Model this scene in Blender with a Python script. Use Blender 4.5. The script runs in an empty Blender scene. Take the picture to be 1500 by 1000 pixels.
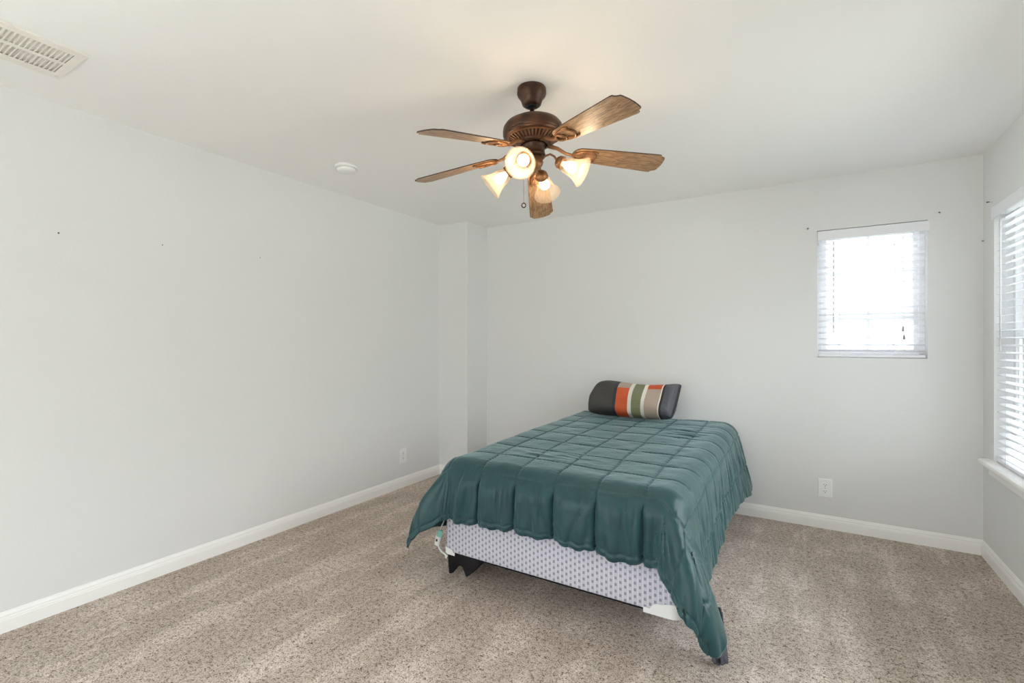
import bpy, bmesh, math, random
import numpy as np
from mathutils import Vector, Matrix
PI = math.pi
SC = bpy.context.scene
COL = SC.collection
random.seed(7)
rng = np.random.RandomState(11)

# ------------------------------------------------------------------ camera
TH = math.radians(31.33)
cd = bpy.data.cameras.new('camera')
cd.sensor_width = 36.0
cd.sensor_fit = 'HORIZONTAL'
cd.lens = 700.0 / 1500.0 * 36.0
cd.clip_start = 0.02
cam = bpy.data.objects.new('camera', cd)
COL.objects.link(cam)
cam.location = (0, 0, 1.46)
cam.rotation_euler = (PI / 2, 0, TH)
SC.camera = cam

# ------------------------------------------------------------------ view
SC.view_settings.view_transform = 'Standard'
SC.view_settings.look = 'None'
SC.view_settings.gamma = 1.0
SC.view_settings.use_curve_mapping = False
SC.view_settings.exposure = 1.90
SC.cycles.max_bounces = 16
SC.cycles.diffuse_bounces = 12
SC.cycles.transparent_max_bounces = 16
SKY = 2.2
BULB_W = .62

# ------------------------------------------------------------------ world
w = bpy.data.worlds.new('sky')
SC.world = w
w.use_nodes = True
nt = w.node_tree
nt.nodes.clear()
o_ = nt.nodes.new('ShaderNodeOutputWorld')
bg = nt.nodes.new('ShaderNodeBackground')
bg.inputs['Strength'].default_value = SKY
tc = nt.nodes.new('ShaderNodeTexCoord')
mp = nt.nodes.new('ShaderNodeMapping')
mp.inputs['Scale'].default_value = (3.0, 3.0, 7.0)
nz = nt.nodes.new('ShaderNodeTexNoise')
nz.inputs['Scale'].default_value = 1.6
nz.inputs['Detail'].default_value = 5.0
cr = nt.nodes.new('ShaderNodeValToRGB')
cr.color_ramp.elements[0].position = 0.42
cr.color_ramp.elements[0].color = (0.80, 0.885, 1.0, 1)
cr.color_ramp.elements[1].position = 0.62
cr.color_ramp.elements[1].color = (1.0, 0.985, 0.965, 1)
nt.links.new(tc.outputs['Generated'], mp.inputs['Vector'])
nt.links.new(mp.outputs['Vector'], nz.inputs['Vector'])
nt.links.new(nz.outputs['Fac'], cr.inputs['Fac'])
nt.links.new(cr.outputs['Color'], bg.inputs['Color'])
# overcast sky: about three times as bright overhead as at the horizon
sx_ = nt.nodes.new('ShaderNodeSeparateXYZ')
nt.links.new(tc.outputs['Generated'], sx_.inputs[0])
mr = nt.nodes.new('ShaderNodeMapRange')
mr.inputs['From Min'].default_value = 0.0
mr.inputs['From Max'].default_value = 1.0
mr.inputs['To Min'].default_value = SKY * .32
mr.inputs['To Max'].default_value = SKY * 2.3
nt.links.new(sx_.outputs['Z'], mr.inputs['Value'])
nt.links.new(mr.outputs[0], bg.inputs['Strength'])
nt.links.new(bg.outputs['Background'], o_.inputs['Surface'])


def portal(name, loc, rot, sx, sy):
    l = bpy.data.lights.new(name, 'AREA')
    l.shape = 'RECTANGLE'
    l.size = sx
    l.size_y = sy
    l.cycles.is_portal = True
    o = bpy.data.objects.new(name, l)
    o.location = loc
    o.rotation_euler = rot
    COL.objects.link(o)


# room numbers (metres)
XL, XR, YB, YR, H = -3.43, 1.053, 4.465, -2.4, 2.74
WX0, WX1, WZ0, WZ1 = 0.096, 0.762, 1.336, 2.33          # window in the back wall
VY0, VY1, VZ0, VZ1 = 2.05, 4.25, 0.66, 2.335             # window in the right wall, unseen near part lengthened for light
SY0, SY1, SZ0, SZ1 = -2.1, -0.5, 0.66, 2.40              # unseen opening added in the right wall for more daylight
LY0, LY1, LZ0, LZ1 = -2.2, 0.5, 0.4, 2.45                 # unseen opening added in the left wall, brightens the right wall
RX0, RX1, RZ1 = -2.6, -0.2, 2.3                          # unseen rear opening added to fill the room with daylight
portal('daylight_back', ((WX0 + WX1) / 2, YB + .16, (WZ0 + WZ1) / 2), (-PI / 2, 0, 0), WX1 - WX0, WZ1 - WZ0)
portal('daylight_right', (XR + .17, (VY0 + VY1) / 2, (VZ0 + VZ1) / 2), (0, PI / 2, 0), VZ1 - VZ0, VY1 - VY0)
portal('daylight_added_side', (XR + .17, (SY0 + SY1) / 2, (SZ0 + SZ1) / 2), (0, PI / 2, 0), SZ1 - SZ0, SY1 - SY0)
portal('daylight_added_left', (XL - .17, (LY0 + LY1) / 2, (LZ0 + LZ1) / 2), (0, -PI / 2, 0), LZ1 - LZ0, LY1 - LY0)
portal('daylight_added_rear', ((RX0 + RX1) / 2, YR - .17, RZ1 / 2), (PI / 2, 0, 0), RX1 - RX0, RZ1)


# ------------------------------------------------------------------ materials
def srgb(r, g, b):
    f = lambda c: (c / 255 / 12.92) if c / 255 <= 0.04045 else ((c / 255 + 0.055) / 1.055) ** 2.4
    return (f(r), f(g), f(b), 1.0)


class Mat:
    def __init__(s, name, col=(200, 200, 200), rough=.6, metal=0.0, spec=.5):
        s.m = bpy.data.materials.new(name)
        s.m.use_nodes = True
        s.t = s.m.node_tree
        s.b = s.t.nodes['Principled BSDF']
        s.out = s.t.nodes['Material Output']
        s.b.inputs['Base Color'].default_value = srgb(*col)
        s.b.inputs['Roughness'].default_value = rough
        s.b.inputs['Metallic'].default_value = metal
        s.b.inputs['Specular IOR Level'].default_value = spec

    def n(s, t, **kw):
        x = s.t.nodes.new(t)
        for k, v in kw.items():
            if k in x.inputs.keys():
                x.inputs[k].default_value = v
            else:
                setattr(x, k, v)
        return x

    def l(s, a, b):
        s.t.links.new(a, b)

    def coord(s, scale=(1, 1, 1), which='Object'):
        t = s.n('ShaderNodeTexCoord')
        m = s.n('ShaderNodeMapping')
        m.inputs['Scale'].default_value = scale
        s.l(t.outputs[which], m.inputs['Vector'])
        return m.outputs['Vector']

    def noise(s, v, scale, detail=3, rough=.5):
        x = s.n('ShaderNodeTexNoise')
        x.inputs['Scale'].default_value = scale
        x.inputs['Detail'].default_value = detail
        x.inputs['Roughness'].default_value = rough
        s.l(v, x.inputs['Vector'])
        return x.outputs['Fac']

    def ramp(s, fac, stops, interp='LINEAR'):
        x = s.n('ShaderNodeValToRGB')
        cr = x.color_ramp
        cr.interpolation = interp
        while len(cr.elements) < len(stops):
            cr.elements.new(.5)
        for e, (p, c) in zip(cr.elements, stops):
            e.position = p
            e.color = srgb(*c) if len(c) == 3 else c
        s.l(fac, x.inputs['Fac'])
        return x.outputs['Color']

    def math(s, op, a, b=None, c=None):
        x = s.n('ShaderNodeMath', operation=op)
        for i, v in enumerate((a, b, c)):
            if v is None:
                continue
            if hasattr(v, 'is_output'):
                s.l(v, x.inputs[i])
            else:
                x.inputs[i].default_value = v
        return x.outputs[0]

    def mix(s, fac, a, b):
        x = s.n('ShaderNodeMix', data_type='RGBA')
        for sock, v in ((x.inputs[0], fac), (x.inputs[6], a), (x.inputs[7], b)):
            if hasattr(v, 'is_output'):
                s.l(v, sock)
            else:
                sock.default_value = v if not isinstance(v, tuple) or len(v) == 4 else srgb(*v)
        return x.outputs[2]

    def color(s, c):
        s.l(c, s.b.inputs['Base Color'])

    def bump(s, h, strength=.3, dist=.01):
        x = s.n('ShaderNodeBump')
        x.inputs['Strength'].default_value = strength
        x.inputs['Distance'].default_value = dist
        s.l(h, x.inputs['Height'])
        s.l(x.outputs['Normal'], s.b.inputs['Normal'])


M = {}


def wall_mat(name, col, sc=130, st=.22):
    a = Mat(name, col, .75, 0, .25)
    v = a.coord()
    a.bump(a.noise(v, sc, 3, .55), st, .004)
    return a.m


M['wall'] = wall_mat('wall paint', (227, 227, 227))
M['ceil'] = wall_mat('ceiling paint', (245, 244, 243), 45, .18)
M['trim'] = Mat('white trim', (246, 245, 243), .38).m
M['plastic'] = Mat('white plastic', (240, 240, 240), .35).m
M['vinyl'] = Mat('white vinyl', (238, 238, 240), .4).m
M['slot'] = Mat('dark slot', (40, 36, 32), .6).m
M['vent'] = Mat('vent enamel', (236, 232, 225), .45).m
M['duct'] = Mat('duct', (150, 142, 130), .8).m
M['nail'] = Mat('nail metal', (120, 118, 114), .4, .7).m
M['black'] = Mat('black cloth', (36, 33, 35), .9, 0, .2).m
M['steel'] = Mat('dark steel', (40, 40, 44), .5, .6).m
M['cord'] = Mat('cord', (225, 225, 228), .7).m
M['tassel'] = Mat('tassel', (150, 146, 140), .5).m
M['aqua'] = Mat('aqua cloth', (140, 200, 185), .8).m
M['fur'] = Mat('mattress ticking', (214, 212, 222), .8).m

# blind slats: thin faux-wood vinyl that lets a little light through
a = Mat('blind vinyl', (242, 242, 246), .4)
tr = a.n('ShaderNodeBsdfTranslucent')
tr.inputs['Color'].default_value = (.85, .85, .9, 1)
mx = a.n('ShaderNodeMixShader')
mx.inputs[0].default_value = .06
a.l(a.b.outputs[0], mx.inputs[1])
a.l(tr.outputs[0], mx.inputs[2])
a.l(mx.outputs[0], a.out.inputs['Surface'])
M['slat'] = a.m

# window glass
a = Mat('window glass', (255, 255, 255), .02)
tp = a.n('ShaderNodeBsdfTransparent')
tp.inputs['Color'].default_value = (.96, .98, .97, 1)
gl = a.n('ShaderNodeBsdfGlossy')
gl.inputs['Roughness'].default_value = .02
fr = a.n('ShaderNodeFresnel')
fr.inputs['IOR'].default_value = 1.3
mx = a.n('ShaderNodeMixShader')
a.l(fr.outputs[0], mx.inputs[0])
a.l(tp.outputs[0], mx.inputs[1])
a.l(gl.outputs[0], mx.inputs[2])
a.l(mx.outputs[0], a.out.inputs['Surface'])
M['glass'] = a.m

# frosted ribbed lamp glass
a = Mat('frosted lamp glass', (172, 160, 144), .35)
tl = a.n('ShaderNodeBsdfTranslucent')
tl.inputs['Color'].default_value = (.42, .37, .31, 1)
tp = a.n('ShaderNodeBsdfTransparent')
tp.inputs['Color'].default_value = (1, .96, .9, 1)
m1 = a.n('ShaderNodeMixShader')
m1.inputs[0].default_value = .2
m2 = a.n('ShaderNodeMixShader')
m2.inputs[0].default_value = .80
a.l(a.b.outputs[0], m1.inputs[1])
a.l(tl.outputs[0], m1.inputs[2])
a.l(m1.outputs[0], m2.inputs[1])
a.l(tp.outputs[0], m2.inputs[2])
a.l(m2.outputs[0], a.out.inputs['Surface'])
M['shade'] = a.m

a = Mat('lit bulb', (255, 240, 220), .4)
a.b.inputs['Emission Color'].default_value = (1.0, .80, .55, 1)
a.b.inputs['Emission Strength'].default_value = 1.6
M['bulb'] = a.m

# oil rubbed bronze
a = Mat('oil rubbed bronze', (74, 50, 38), .36, .55)
v = a.coord((1, 1, 1))
a.color(a.ramp(a.noise(v, 18, 4), [(.3, (52, 36, 30)), (.7, (92, 62, 44))]))
M['bronze'] = a.m
a = Mat('antique bronze', (130, 92, 62), .38, .5)
v = a.coord((1, 1, 1))
a.color(a.ramp(a.noise(v, 22, 4), [(.3, (104, 72, 48)), (.7, (156, 112, 76))]))
M['bronze2'] = a.m

# oak blade: grain runs along the blade's own x axis
a = Mat('oak blade', (150, 108, 76), .42)
uvn = a.n('ShaderNodeUVMap')
mp = a.n('ShaderNodeMapping')
mp.inputs['Scale'].default_value = (1.6, 11, 1)
a.l(uvn.outputs[0], mp.inputs['Vector'])
n1 = a.noise(mp.outputs[0], 3.2, 3, .5)
wv = a.math('SINE', a.math('MULTIPLY', n1, 42.0))
mp2 = a.n('ShaderNodeMapping')
mp2.inputs['Scale'].default_value = (4, 160, 1)
a.l(uvn.outputs[0], mp2.inputs['Vector'])
n2 = a.noise(mp2.outputs[0], 2.0, 3, .6)
f = a.math('ADD', a.math('MULTIPLY', wv, .16), a.math('MULTIPLY', n2, .9))
a.color(a.ramp(f, [(.15, (104, 78, 56)), (.45, (156, 122, 90)), (.75, (190, 154, 118))]))
M['oak'] = a.m
M['bladeedge'] = Mat('blade edge', (62, 46, 36), .5).m

# carpet
a = Mat('beige carpet', (170, 155, 140), .95, 0, .1)
v = a.coord()
vo = a.n('ShaderNodeTexVoronoi')
vo.inputs['Scale'].default_value = 150
a.l(v, vo.inputs['Vector'])
fine = a.noise(v, 150, 3, .75)
mid = a.noise(v, 46, 4, .65)
big = a.noise(v, 3.2, 4, .6)
vs = a.coord((1.0, .16, 1.0))
streak = a.noise(vs, 7.0, 3, .6)
f = a.math('ADD', a.math('MULTIPLY', fine, .75), a.math('MULTIPLY', mid, .45))
f = a.math('SUBTRACT', f, a.math('MULTIPLY', vo.outputs['Distance'], .18))
base = a.ramp(f, [(.30, (58, 44, 38)), (.39, (140, 123, 111)), (.46, (206, 190, 178)), (.62, (246, 236, 228))])
br = a.math('ADD', a.math('MULTIPLY', big, .5), a.math('MULTIPLY', streak, .6))
tone = a.ramp(br, [(.42, (222, 218, 214)), (.56, (236, 233, 230)), (.63, (255, 253, 252))])
mul = a.n('ShaderNodeMix', data_type='RGBA', blend_type='MULTIPLY')
mul.inputs[0].default_value = 1.0
a.l(base, mul.inputs[6])
a.l(tone, mul.inputs[7])
a.color(mul.outputs[2])
a.bump(f, .9, .012)
M['carpet'] = a.m

# comforter
a = Mat('teal comforter', (40, 88, 82), .42, 0, .45)
v = a.coord()
nn = a.noise(v, 9, 4, .6)
a.color(a.ramp(nn, [(.3, (24, 63, 67)), (.7, (30, 72, 76))]))
a.b.inputs['Sheen Weight'].default_value = .42
a.b.inputs['Sheen Tint'].default_value = (.70, .95, .96, 1)
a.b.inputs['Sheen Roughness'].default_value = .4
a.bump(a.noise(v, 60, 3, .6), .12, .01)
M['comforter'] = a.m

# box spring ticking: thin lines and columns of dashes
a = Mat('box spring ticking', (206, 204, 214), .85, 0, .2)
v = a.coord()
sp = a.n('ShaderNodeSeparateXYZ')
a.l(v, sp.inputs[0])
xy = a.math('ADD', sp.outputs['X'], sp.outputs['Y'])
P_ = .0248
cx = a.math('DIVIDE', xy, P_)
fx = a.math('FRACT', cx)
ci = a.math('FLOOR', cx)
stag = a.math('MULTIPLY', a.math('MODULO', ci, 2.0), .5)
fz = a.math('FRACT', a.math('ADD', a.math('DIVIDE', sp.outputs['Z'], .033), stag))
inx = a.math('LESS_THAN', a.math('ABSOLUTE', a.math('SUBTRACT', fx, .5)), .24)
inz = a.math('LESS_THAN', a.math('ABSOLUTE', a.math('SUBTRACT', fz, .5)), .22)
dot = a.math('MULTIPLY', inx, inz)
line = a.math('LESS_THAN', a.math('ABSOLUTE', a.math('SUBTRACT', fx, .06)), .07)
wv = a.noise(v, 420, 2)
c1 = a.mix(a.math('MULTIPLY', dot, .85), (208, 208, 219), (122, 123, 142))
c2 = a.mix(a.math('MULTIPLY', line, .8), c1, (238, 237, 246))
c3 = a.mix(a.math('MULTIPLY', wv, .35), c2, (196, 192, 204))
a.color(c3)
a.bump(wv, .2, .004)
M['ticking'] = a.m

# pillow sham: bands laid out along the pillow's own UV
a = Mat('pillow sham', (90, 90, 90), .5, 0, .35)
uvn = a.n('ShaderNodeUVMap')
sp = a.n('ShaderNodeSeparateXYZ')
a.l(uvn.outputs[0], sp.inputs[0])
U, V = sp.outputs['X'], sp.outputs['Y']
CH, TAN, ORG, WHT = (72, 70, 68), (178, 160, 146), (206, 92, 52), (228, 222, 212)
GRN, DK = (112, 114, 84), (52, 50, 54)
LO = [(0, CH), (.335, (50, 56, 66)), (.372, ORG), (.515, WHT), (.555, GRN), (.665, WHT), (.705, TAN), (.858, WHT), (.868, DK), (.893, (84, 84, 90))]
HI = [(0, CH), (.335, (50, 56, 66)), (.372, TAN), (.515, WHT), (.555, GRN), (.665, WHT), (.705, ORG), (.858, WHT), (.868, DK), (.893, (84, 84, 90))]
lo = a.ramp(U, LO, 'CONSTANT')
hi = a.ramp(U, HI, 'CONSTANT')
M_ = a.math('GREATER_THAN', V, .71)
c = a.mix(M_, lo, hi)
ck = a.n('ShaderNodeTexWave', wave_type='BANDS', bands_direction='X')
mp = a.n('ShaderNodeMapping')
mp.inputs['Scale'].default_value = (14, 10, 1)
a.l(uvn.outputs[0], mp.inputs['Vector'])
a.l(mp.outputs[0], ck.inputs['Vector'])
ck.inputs['Scale'].default_value = 1.6
ck2 = a.n('ShaderNodeTexWave', wave_type='BANDS', bands_direction='Y')
a.l(mp.outputs[0], ck2.inputs['Vector'])
ck2.inputs['Scale'].default_value = 1.6
plaid = a.math('MULTIPLY', a.math('MAXIMUM', a.math('GREATER_THAN', ck.outputs['Fac'], .72), a.math('GREATER_THAN', ck2.outputs['Fac'], .72)), .5)
ing = a.math('MULTIPLY', a.math('GREATER_THAN', U, .555), a.math('LESS_THAN', U, .665))
c = a.mix(a.math('MULTIPLY', plaid, ing), c, (150, 152, 120))
a.color(c)
mp = a.n('ShaderNodeMapping')
mp.inputs['Scale'].default_value = (3, 26, 1)
a.l(uvn.outputs[0], mp.inputs['Vector'])
a.bump(a.noise(mp.outputs[0], 2.0, 3), .35, .01)
M['sham'] = a.m
a = Mat('charcoal cloth', (84, 84, 90), .85, 0, .2)
v = a.coord()
a.color(a.ramp(a.noise(v, 30, 4), [(.3, (62, 62, 68)), (.7, (104, 104, 110))]))
M['char'] = a.m

# outdoors
a = Mat('lawn', (190, 186, 160), .95, 0, .1)
v = a.coord()
a.color(a.ramp(a.noise(v, 2.2, 5), [(.3, (146, 148, 138)), (.7, (172, 171, 164))]))
M['lawn'] = a.m
a = Mat('leaves', (110, 140, 90), .6)
v = a.coord()
a.color(a.ramp(a.noise(v, 3.0, 3), [(.3, (132, 150, 112)), (.7, (178, 190, 158))]))
M['leaf'] = a.m
M['bark'] = Mat('bark', (110, 96, 84), .9).m
M['fence'] = Mat('fence wood', (168, 152, 134), .85).m
M['siding'] = Mat('house siding', (222, 214, 204), .8).m
M['roof'] = Mat('roof shingle', (132, 124, 120), .9).m


# ------------------------------------------------------------------ mesh helpers
class MB:
    def __init__(s):
        s.v, s.f, s.uv = [], [], None

    def add(s, vs, fs):
        k = len(s.v)
        s.v += [tuple(p) for p in vs]
        s.f += [tuple(i + k for i in q) for q in fs]
        return s

    def box(s, x0, x1, y0, y1, z0, z1, mat=None):
        vs = [(x, y, z) for z in (z0, z1) for y in (y0, y1) for x in (x0, x1)]
        if mat is not None:
            vs = [mat @ Vector(p) for p in vs]
        return s.add(vs, [(0, 2, 3, 1), (4, 5, 7, 6), (0, 1, 5, 4), (2, 6, 7, 3), (0, 4, 6, 2), (1, 3, 7, 5)])

    def lathe(s, prof, n=32, mat=None, cap0=True, cap1=True, rib=0, ribn=0):
        vs, fs = [], []
        m = len(prof)
        for i in range(n):
            a = 2 * PI * i / n
            for r, z in prof:
                rr = r
                p = Vector((rr * math.cos(a), rr * math.sin(a), z))
                vs.append(mat @ p if mat is not None else p)
        for i in range(n):
            j = (i + 1) % n
            for k in range(m - 1):
                fs.append((i * m + k, j * m + k, j * m + k + 1, i * m + k + 1))
        if cap0 and prof[0][0] > 1e-6:
            fs.append(tuple(i * m for i in reversed(range(n))))
        if cap1 and prof[-1][0] > 1e-6:
            fs.append(tuple(i * m + m - 1 for i in range(n)))
        return s.add(vs, fs)

    def tube(s, pts, r, n=8, closed=False, mat=None, flat=1.0):
        pts = [Vector(p) for p in pts]
        if mat is not None:
            pts = [mat @ p for p in pts]
        N = len(pts)
        vs, fs = [], []
        up = None
        for i, p in enumerate(pts):
            if closed:
                d = pts[(i + 1) % N] - pts[i - 1]
            else:
                d = pts[min(i + 1, N - 1)] - pts[max(i - 1, 0)]
            d.normalize()
            if up is None:
                up = d.orthogonal().normalized()
            up = (up - d * up.dot(d))
            if up.length < 1e-6:
                up = d.orthogonal()
            up.normalize()
            sd = d.cross(up)
            rr = r[i] if isinstance(r, (list, tuple)) else r
            for k in range(n):
                a = 2 * PI * k / n
                vs.append(p + up * (rr * math.cos(a)) + sd * (rr * math.sin(a)))
        for i in range(N if closed else N - 1):
            j = (i + 1) % N
            for k in range(n):
                l = (k + 1) % n
                fs.append((i * n + k, i * n + l, j * n + l, j * n + k))
        if not closed:
            fs.append(tuple(reversed(range(n))))
            fs.append(tuple((N - 1) * n + k for k in range(n)))
        return s.add(vs, fs)

    def grid(s, P, flip=False):
        # P: array (rows, cols, 3)
        R, C = P.shape[:2]
        k = len(s.v)
        s.v += [tuple(p) for p in P.reshape(-1, 3)]
        for i in range(R - 1):
            for j in range(C - 1):
                q = (k + i * C + j, k + i * C + j + 1, k + (i + 1) * C + j + 1, k + (i + 1) * C + j)
                s.f.append(q[::-1] if flip else q)
        return s

    def build(s, name, mat, parent=None, smooth=False, bevel=0, origin=None, segs=2):
        me = bpy.data.meshes.new(name)
        if parent is not None:
            L = root_loc(parent)
        elif origin is not None:
            L = Vector(origin)
        else:
            L = Vector((0, 0, 0))
        me.from_pydata([Vector(p) - L for p in s.v], [], s.f)
        if s.uv is not None:
            uvl = me.uv_layers.new(name='UVMap')
            for lp in me.loops:
                uvl.data[lp.index].uv = s.uv[lp.vertex_index]
        me.materials.append(mat)
        if not (s.uv is not None):
            bm = bmesh.new()
            bm.from_mesh(me)
            bmesh.ops.recalc_face_normals(bm, faces=bm.faces)
            bm.to_mesh(me)
            bm.free()
        o = bpy.data.objects.new(name, me)
        COL.objects.link(o)
        if parent is not None:
            o.parent = parent
        elif origin is not None:
            o.location = origin
        if smooth:
            me.polygons.foreach_set('use_smooth', [True] * len(me.polygons))
        if bevel:
            b = o.modifiers.new('bevel', 'BEVEL')
            b.width = bevel
            b.segments = segs
            b.limit_method = 'ANGLE'
            b.angle_limit = math.radians(40)
        return o


def root_loc(o):
    v = Vector(o.location)
    while o.parent:
        o = o.parent
        v += Vector(o.location)
    return v


def smooth_by_angle(o, deg=40):
    me = o.data
    me.polygons.foreach_set('use_smooth', [True] * len(me.polygons))
    bm = bmesh.new()
    bm.from_mesh(me)
    for e in bm.edges:
        if len(e.link_faces) == 2 and e.calc_face_angle(0) > math.radians(deg):
            e.smooth = False
    bm.to_mesh(me)
    bm.free()
    return o


def thing(name, label, cat, loc=(0, 0, 0), group=None):
    o = bpy.data.objects.new(name, None)
    o.empty_display_size = .05
    o.location = loc
    COL.objects.link(o)
    return tag(o, label, cat, group)


def tag(o, label, cat, group=None, kind=None):
    o['label'] = label
    o['category'] = cat
    if group:
        o['group'] = group
    if kind:
        o['kind'] = kind
    return o


def struct(o, label=None):
    o['kind'] = 'structure'
    if label:
        o['label'] = label
    return o


# ------------------------------------------------------------------ room shell
T = .16
mb = MB().box(XL - T, XR + T, YR - T, YB + T, -.12, 0)
struct(mb.build('floor', M['carpet']), 'beige speckled carpet floor')
mb = MB().box(XL - T, XR + T, YR - T, YB + T, H, H + .12)
struct(mb.build('ceiling', M['ceil']), 'off white painted ceiling')
mb = MB().box(XL - T, XL, YR - T, LY0, 0, H).box(XL - T, XL, LY1, YB + T, 0, H)
mb.box(XL - T, XL, LY0, LY1, 0, LZ0).box(XL - T, XL, LY0, LY1, LZ1, H)
struct(mb.build('wall_left', M['wall']), 'plain pale grey wall on the left')
mb = MB()
mb.box(XL, WX0, YB, YB + T, 0, H).box(WX1, XR + T, YB, YB + T, 0, H)
mb.box(WX0, WX1, YB, YB + T, 0, WZ0).box(WX0, WX1, YB, YB + T, WZ1, H)
struct(mb.build('wall_back', M['wall']), 'pale grey back wall behind the bed')
# boxed-out pier in the far left corner
struct(MB().box(XL, -3.05, 4.095, YB, 0, H).build('wall_pier', M['wall']), 'boxed-out pier in the far left corner')
mb = MB()
for y0, y1 in ((YR - T, SY0), (SY1, VY0), (VY1, YB)):
    mb.box(XR, XR + T, y0, y1, 0, H)
mb.box(XR, XR + T, SY0, SY1, 0, SZ0).box(XR, XR + T, SY0, SY1, SZ1, H)
mb.box(XR, XR + T, VY0, VY1, 0, VZ0).box(XR, XR + T, VY0, VY1, VZ1, H)
struct(mb.build('wall_right', M['wall']), 'pale grey wall on the right with the wide window')
mb = MB()
mb.box(XL, RX0, YR - T, YR, 0, H).box(RX1, XR, YR - T, YR, 0, H).box(RX0, RX1, YR - T, YR, RZ1, H)
struct(mb.build('wall_rear', M['wall']))


def baseboard(name, p0, p1, nrm, label=None):
    # profile (out from wall, height)
    prof = [(0, 0), (.014, 0), (.014, .062), (.0125, .066), (.0125, .071), (.0095, .077), (.009, .086), (.0045, .096), (.003, .102), (0, .104)]
    p0, p1, nrm = Vector(p0), Vector(p1), Vector(nrm)
    vs = [p + nrm * a + Vector((0, 0, h)) for p in (p0, p1) for a, h in prof]
    m = len(prof)
    fs = [(i, i + 1, m + i + 1, m + i) for i in range(m - 1)] + [tuple(range(m)), tuple(range(2 * m - 1, m - 1, -1))]
    struct(MB().add(vs, fs).build(name, M['trim']), label)


baseboard('baseboard_left', (XL, YR, 0), (XL, 4.095, 0), (1, 0, 0), 'white baseboard along the left wall')
baseboard('baseboard_back', (-3.05, YB, 0), (XR, YB, 0), (0, -1, 0), 'white baseboard along the back wall')
baseboard('baseboard_right', (XR, YR, 0), (XR, YB, 0), (-1, 0, 0), 'white baseboard under the wide window')
baseboard('baseboard_pier', (XL, 4.095, 0), (-3.036, 4.095, 0), (0, -1, 0))
baseboard('baseboard_niche', (-3.05, 4.081, 0), (-3.05, YB, 0), (1, 0, 0))

# ------------------------------------------------------------------ windows


def frame_window(name, axis, a0, a1, z0, z1, d0, d1, label, muntins=False, rail=None):
    """a vinyl window across the opening; axis 'x' lies in the back wall, 'y' in the right wall.
    d0..d1: depth range (room side to outside)."""
    def bx(m, a, b, c, d, e, f):
        if axis == 'x':
            m.box(a, b, e, f, c, d)
        else:
            m.box(e, f, a, b, c, d)
    F = .034
    m = MB()
    bx(m, a0, a0 + F, z0, z1, d0, d1)
    bx(m, a1 - F, a1, z0, z1, d0, d1)
    bx(m, a0 + F, a1 - F, z0, z0 + F, d0, d1)
    bx(m, a0 + F, a1 - F, z1 - F, z1, d0, d1)
    w = struct(m.build(name, M['vinyl'], bevel=.003), label)
    zr = rail if rail else (z0 + z1) / 2
    dm = (d0 + d1) / 2
    S = .03
    for lo, hi, off in ((z0 + F, zr + .014, -.012), (zr - .014, z1 - F, .012)):
        m = MB()
        bx(m, a0 + F, a0 + F + S, lo, hi, dm + off - .01, dm + off + .01)
        bx(m, a1 - F - S, a1 - F, lo, hi, dm + off - .01, dm + off + .01)
        bx(m, a0 + F + S, a1 - F - S, lo, lo + S, dm + off - .01, dm + off + .01)
        bx(m, a0 + F + S, a1 - F - S, hi - S, hi, dm + off - .01, dm + off + .01)
        s = m.build('sash', M['vinyl'], w)
        m = MB()
        bx(m, a0 + F + S, a1 - F - S, lo + S, hi - S, dm + off - .002, dm + off + .002)
        m.build('pane', M['glass'], s)
        if muntins:
            m = MB()
            ac = (a0 + a1) / 2
            bx(m, ac - .009, ac + .009, lo + S, hi - S, dm + off - .006, dm + off + .006)
            if hi - lo > .5:
                zc = (lo + hi) / 2 + .03
                bx(m, a0 + F + S, a1 - F - S, zc - .009, zc + .009, dm + off - .005, dm + off + .005)
            m.build('muntin', M['vinyl'], s)
    return w


frame_window('window_1', 'x', WX0, WX1, WZ0, WZ1, YB + .085, YB + .15, 'small white double-hung window in the back wall', True, 1.64)
YM = 3.30
frame_window('window_2', 'y', YM, VY1, VZ0, VZ1, XR + .09, XR + .15, 'wide white window in the right wall', False)
frame_window('unseen_window_3', 'y', VY0, YM, VZ0, VZ1, XR + .09, XR + .15, None, False)  # unseen half, drawn longer and without a blind to let in more light
frame_window('added_window_4', 'y', SY0, SY1, SZ0, SZ1, XR + .09, XR + .15, None, False)  # out of view, added to bring more light from the right

frame_window('added_window_5', 'y', LY0, LY1, LZ0, LZ1, XL - .15, XL - .09, None, False)  # out of view, added to throw light across to the right wall


def glazed(name):
    m = MB()
    F = .06
    xm = (RX0 + RX1) / 2
    for x0, x1 in ((RX0, xm), (xm, RX1)):
        m.box(x0, x0 + F, YR - .12, YR - .07, 0, RZ1).box(x1 - F, x1, YR - .12, YR - .07, 0, RZ1)
        m.box(x0 + F, x1 - F, YR - .12, YR - .07, 0, F).box(x0 + F, x1 - F, YR - .12, YR - .07, RZ1 - F, RZ1)
    d = struct(m.build(name, M['vinyl']))
    for x0, x1 in ((RX0, xm), (xm, RX1)):
        MB().box(x0 + F, x1 - F, YR - .097, YR - .093, F, RZ1 - F).build('pane', M['glass'], d)


glazed('added_door_1')  # unseen glazed door, put in to light the room from behind

# stool and apron of the wide window
m = MB()
prof = [(1.20, .648), (1.012, .648), (1.0, .653), (.995, .662), (.995, .672), (1.0, .681), (1.012, .686), (1.20, .686)]


def sill_mesh(y0, y1, prof):
    vs = [(x, y, z) for y in (y0, y1) for x, z in prof]
    n = len(prof)
    fs = [(i, (i + 1) % n, n + (i + 1) % n, n + i) for i in range(n)] + [tuple(range(n)), tuple(range(2 * n - 1, n - 1, -1))]
    return vs, fs


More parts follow.
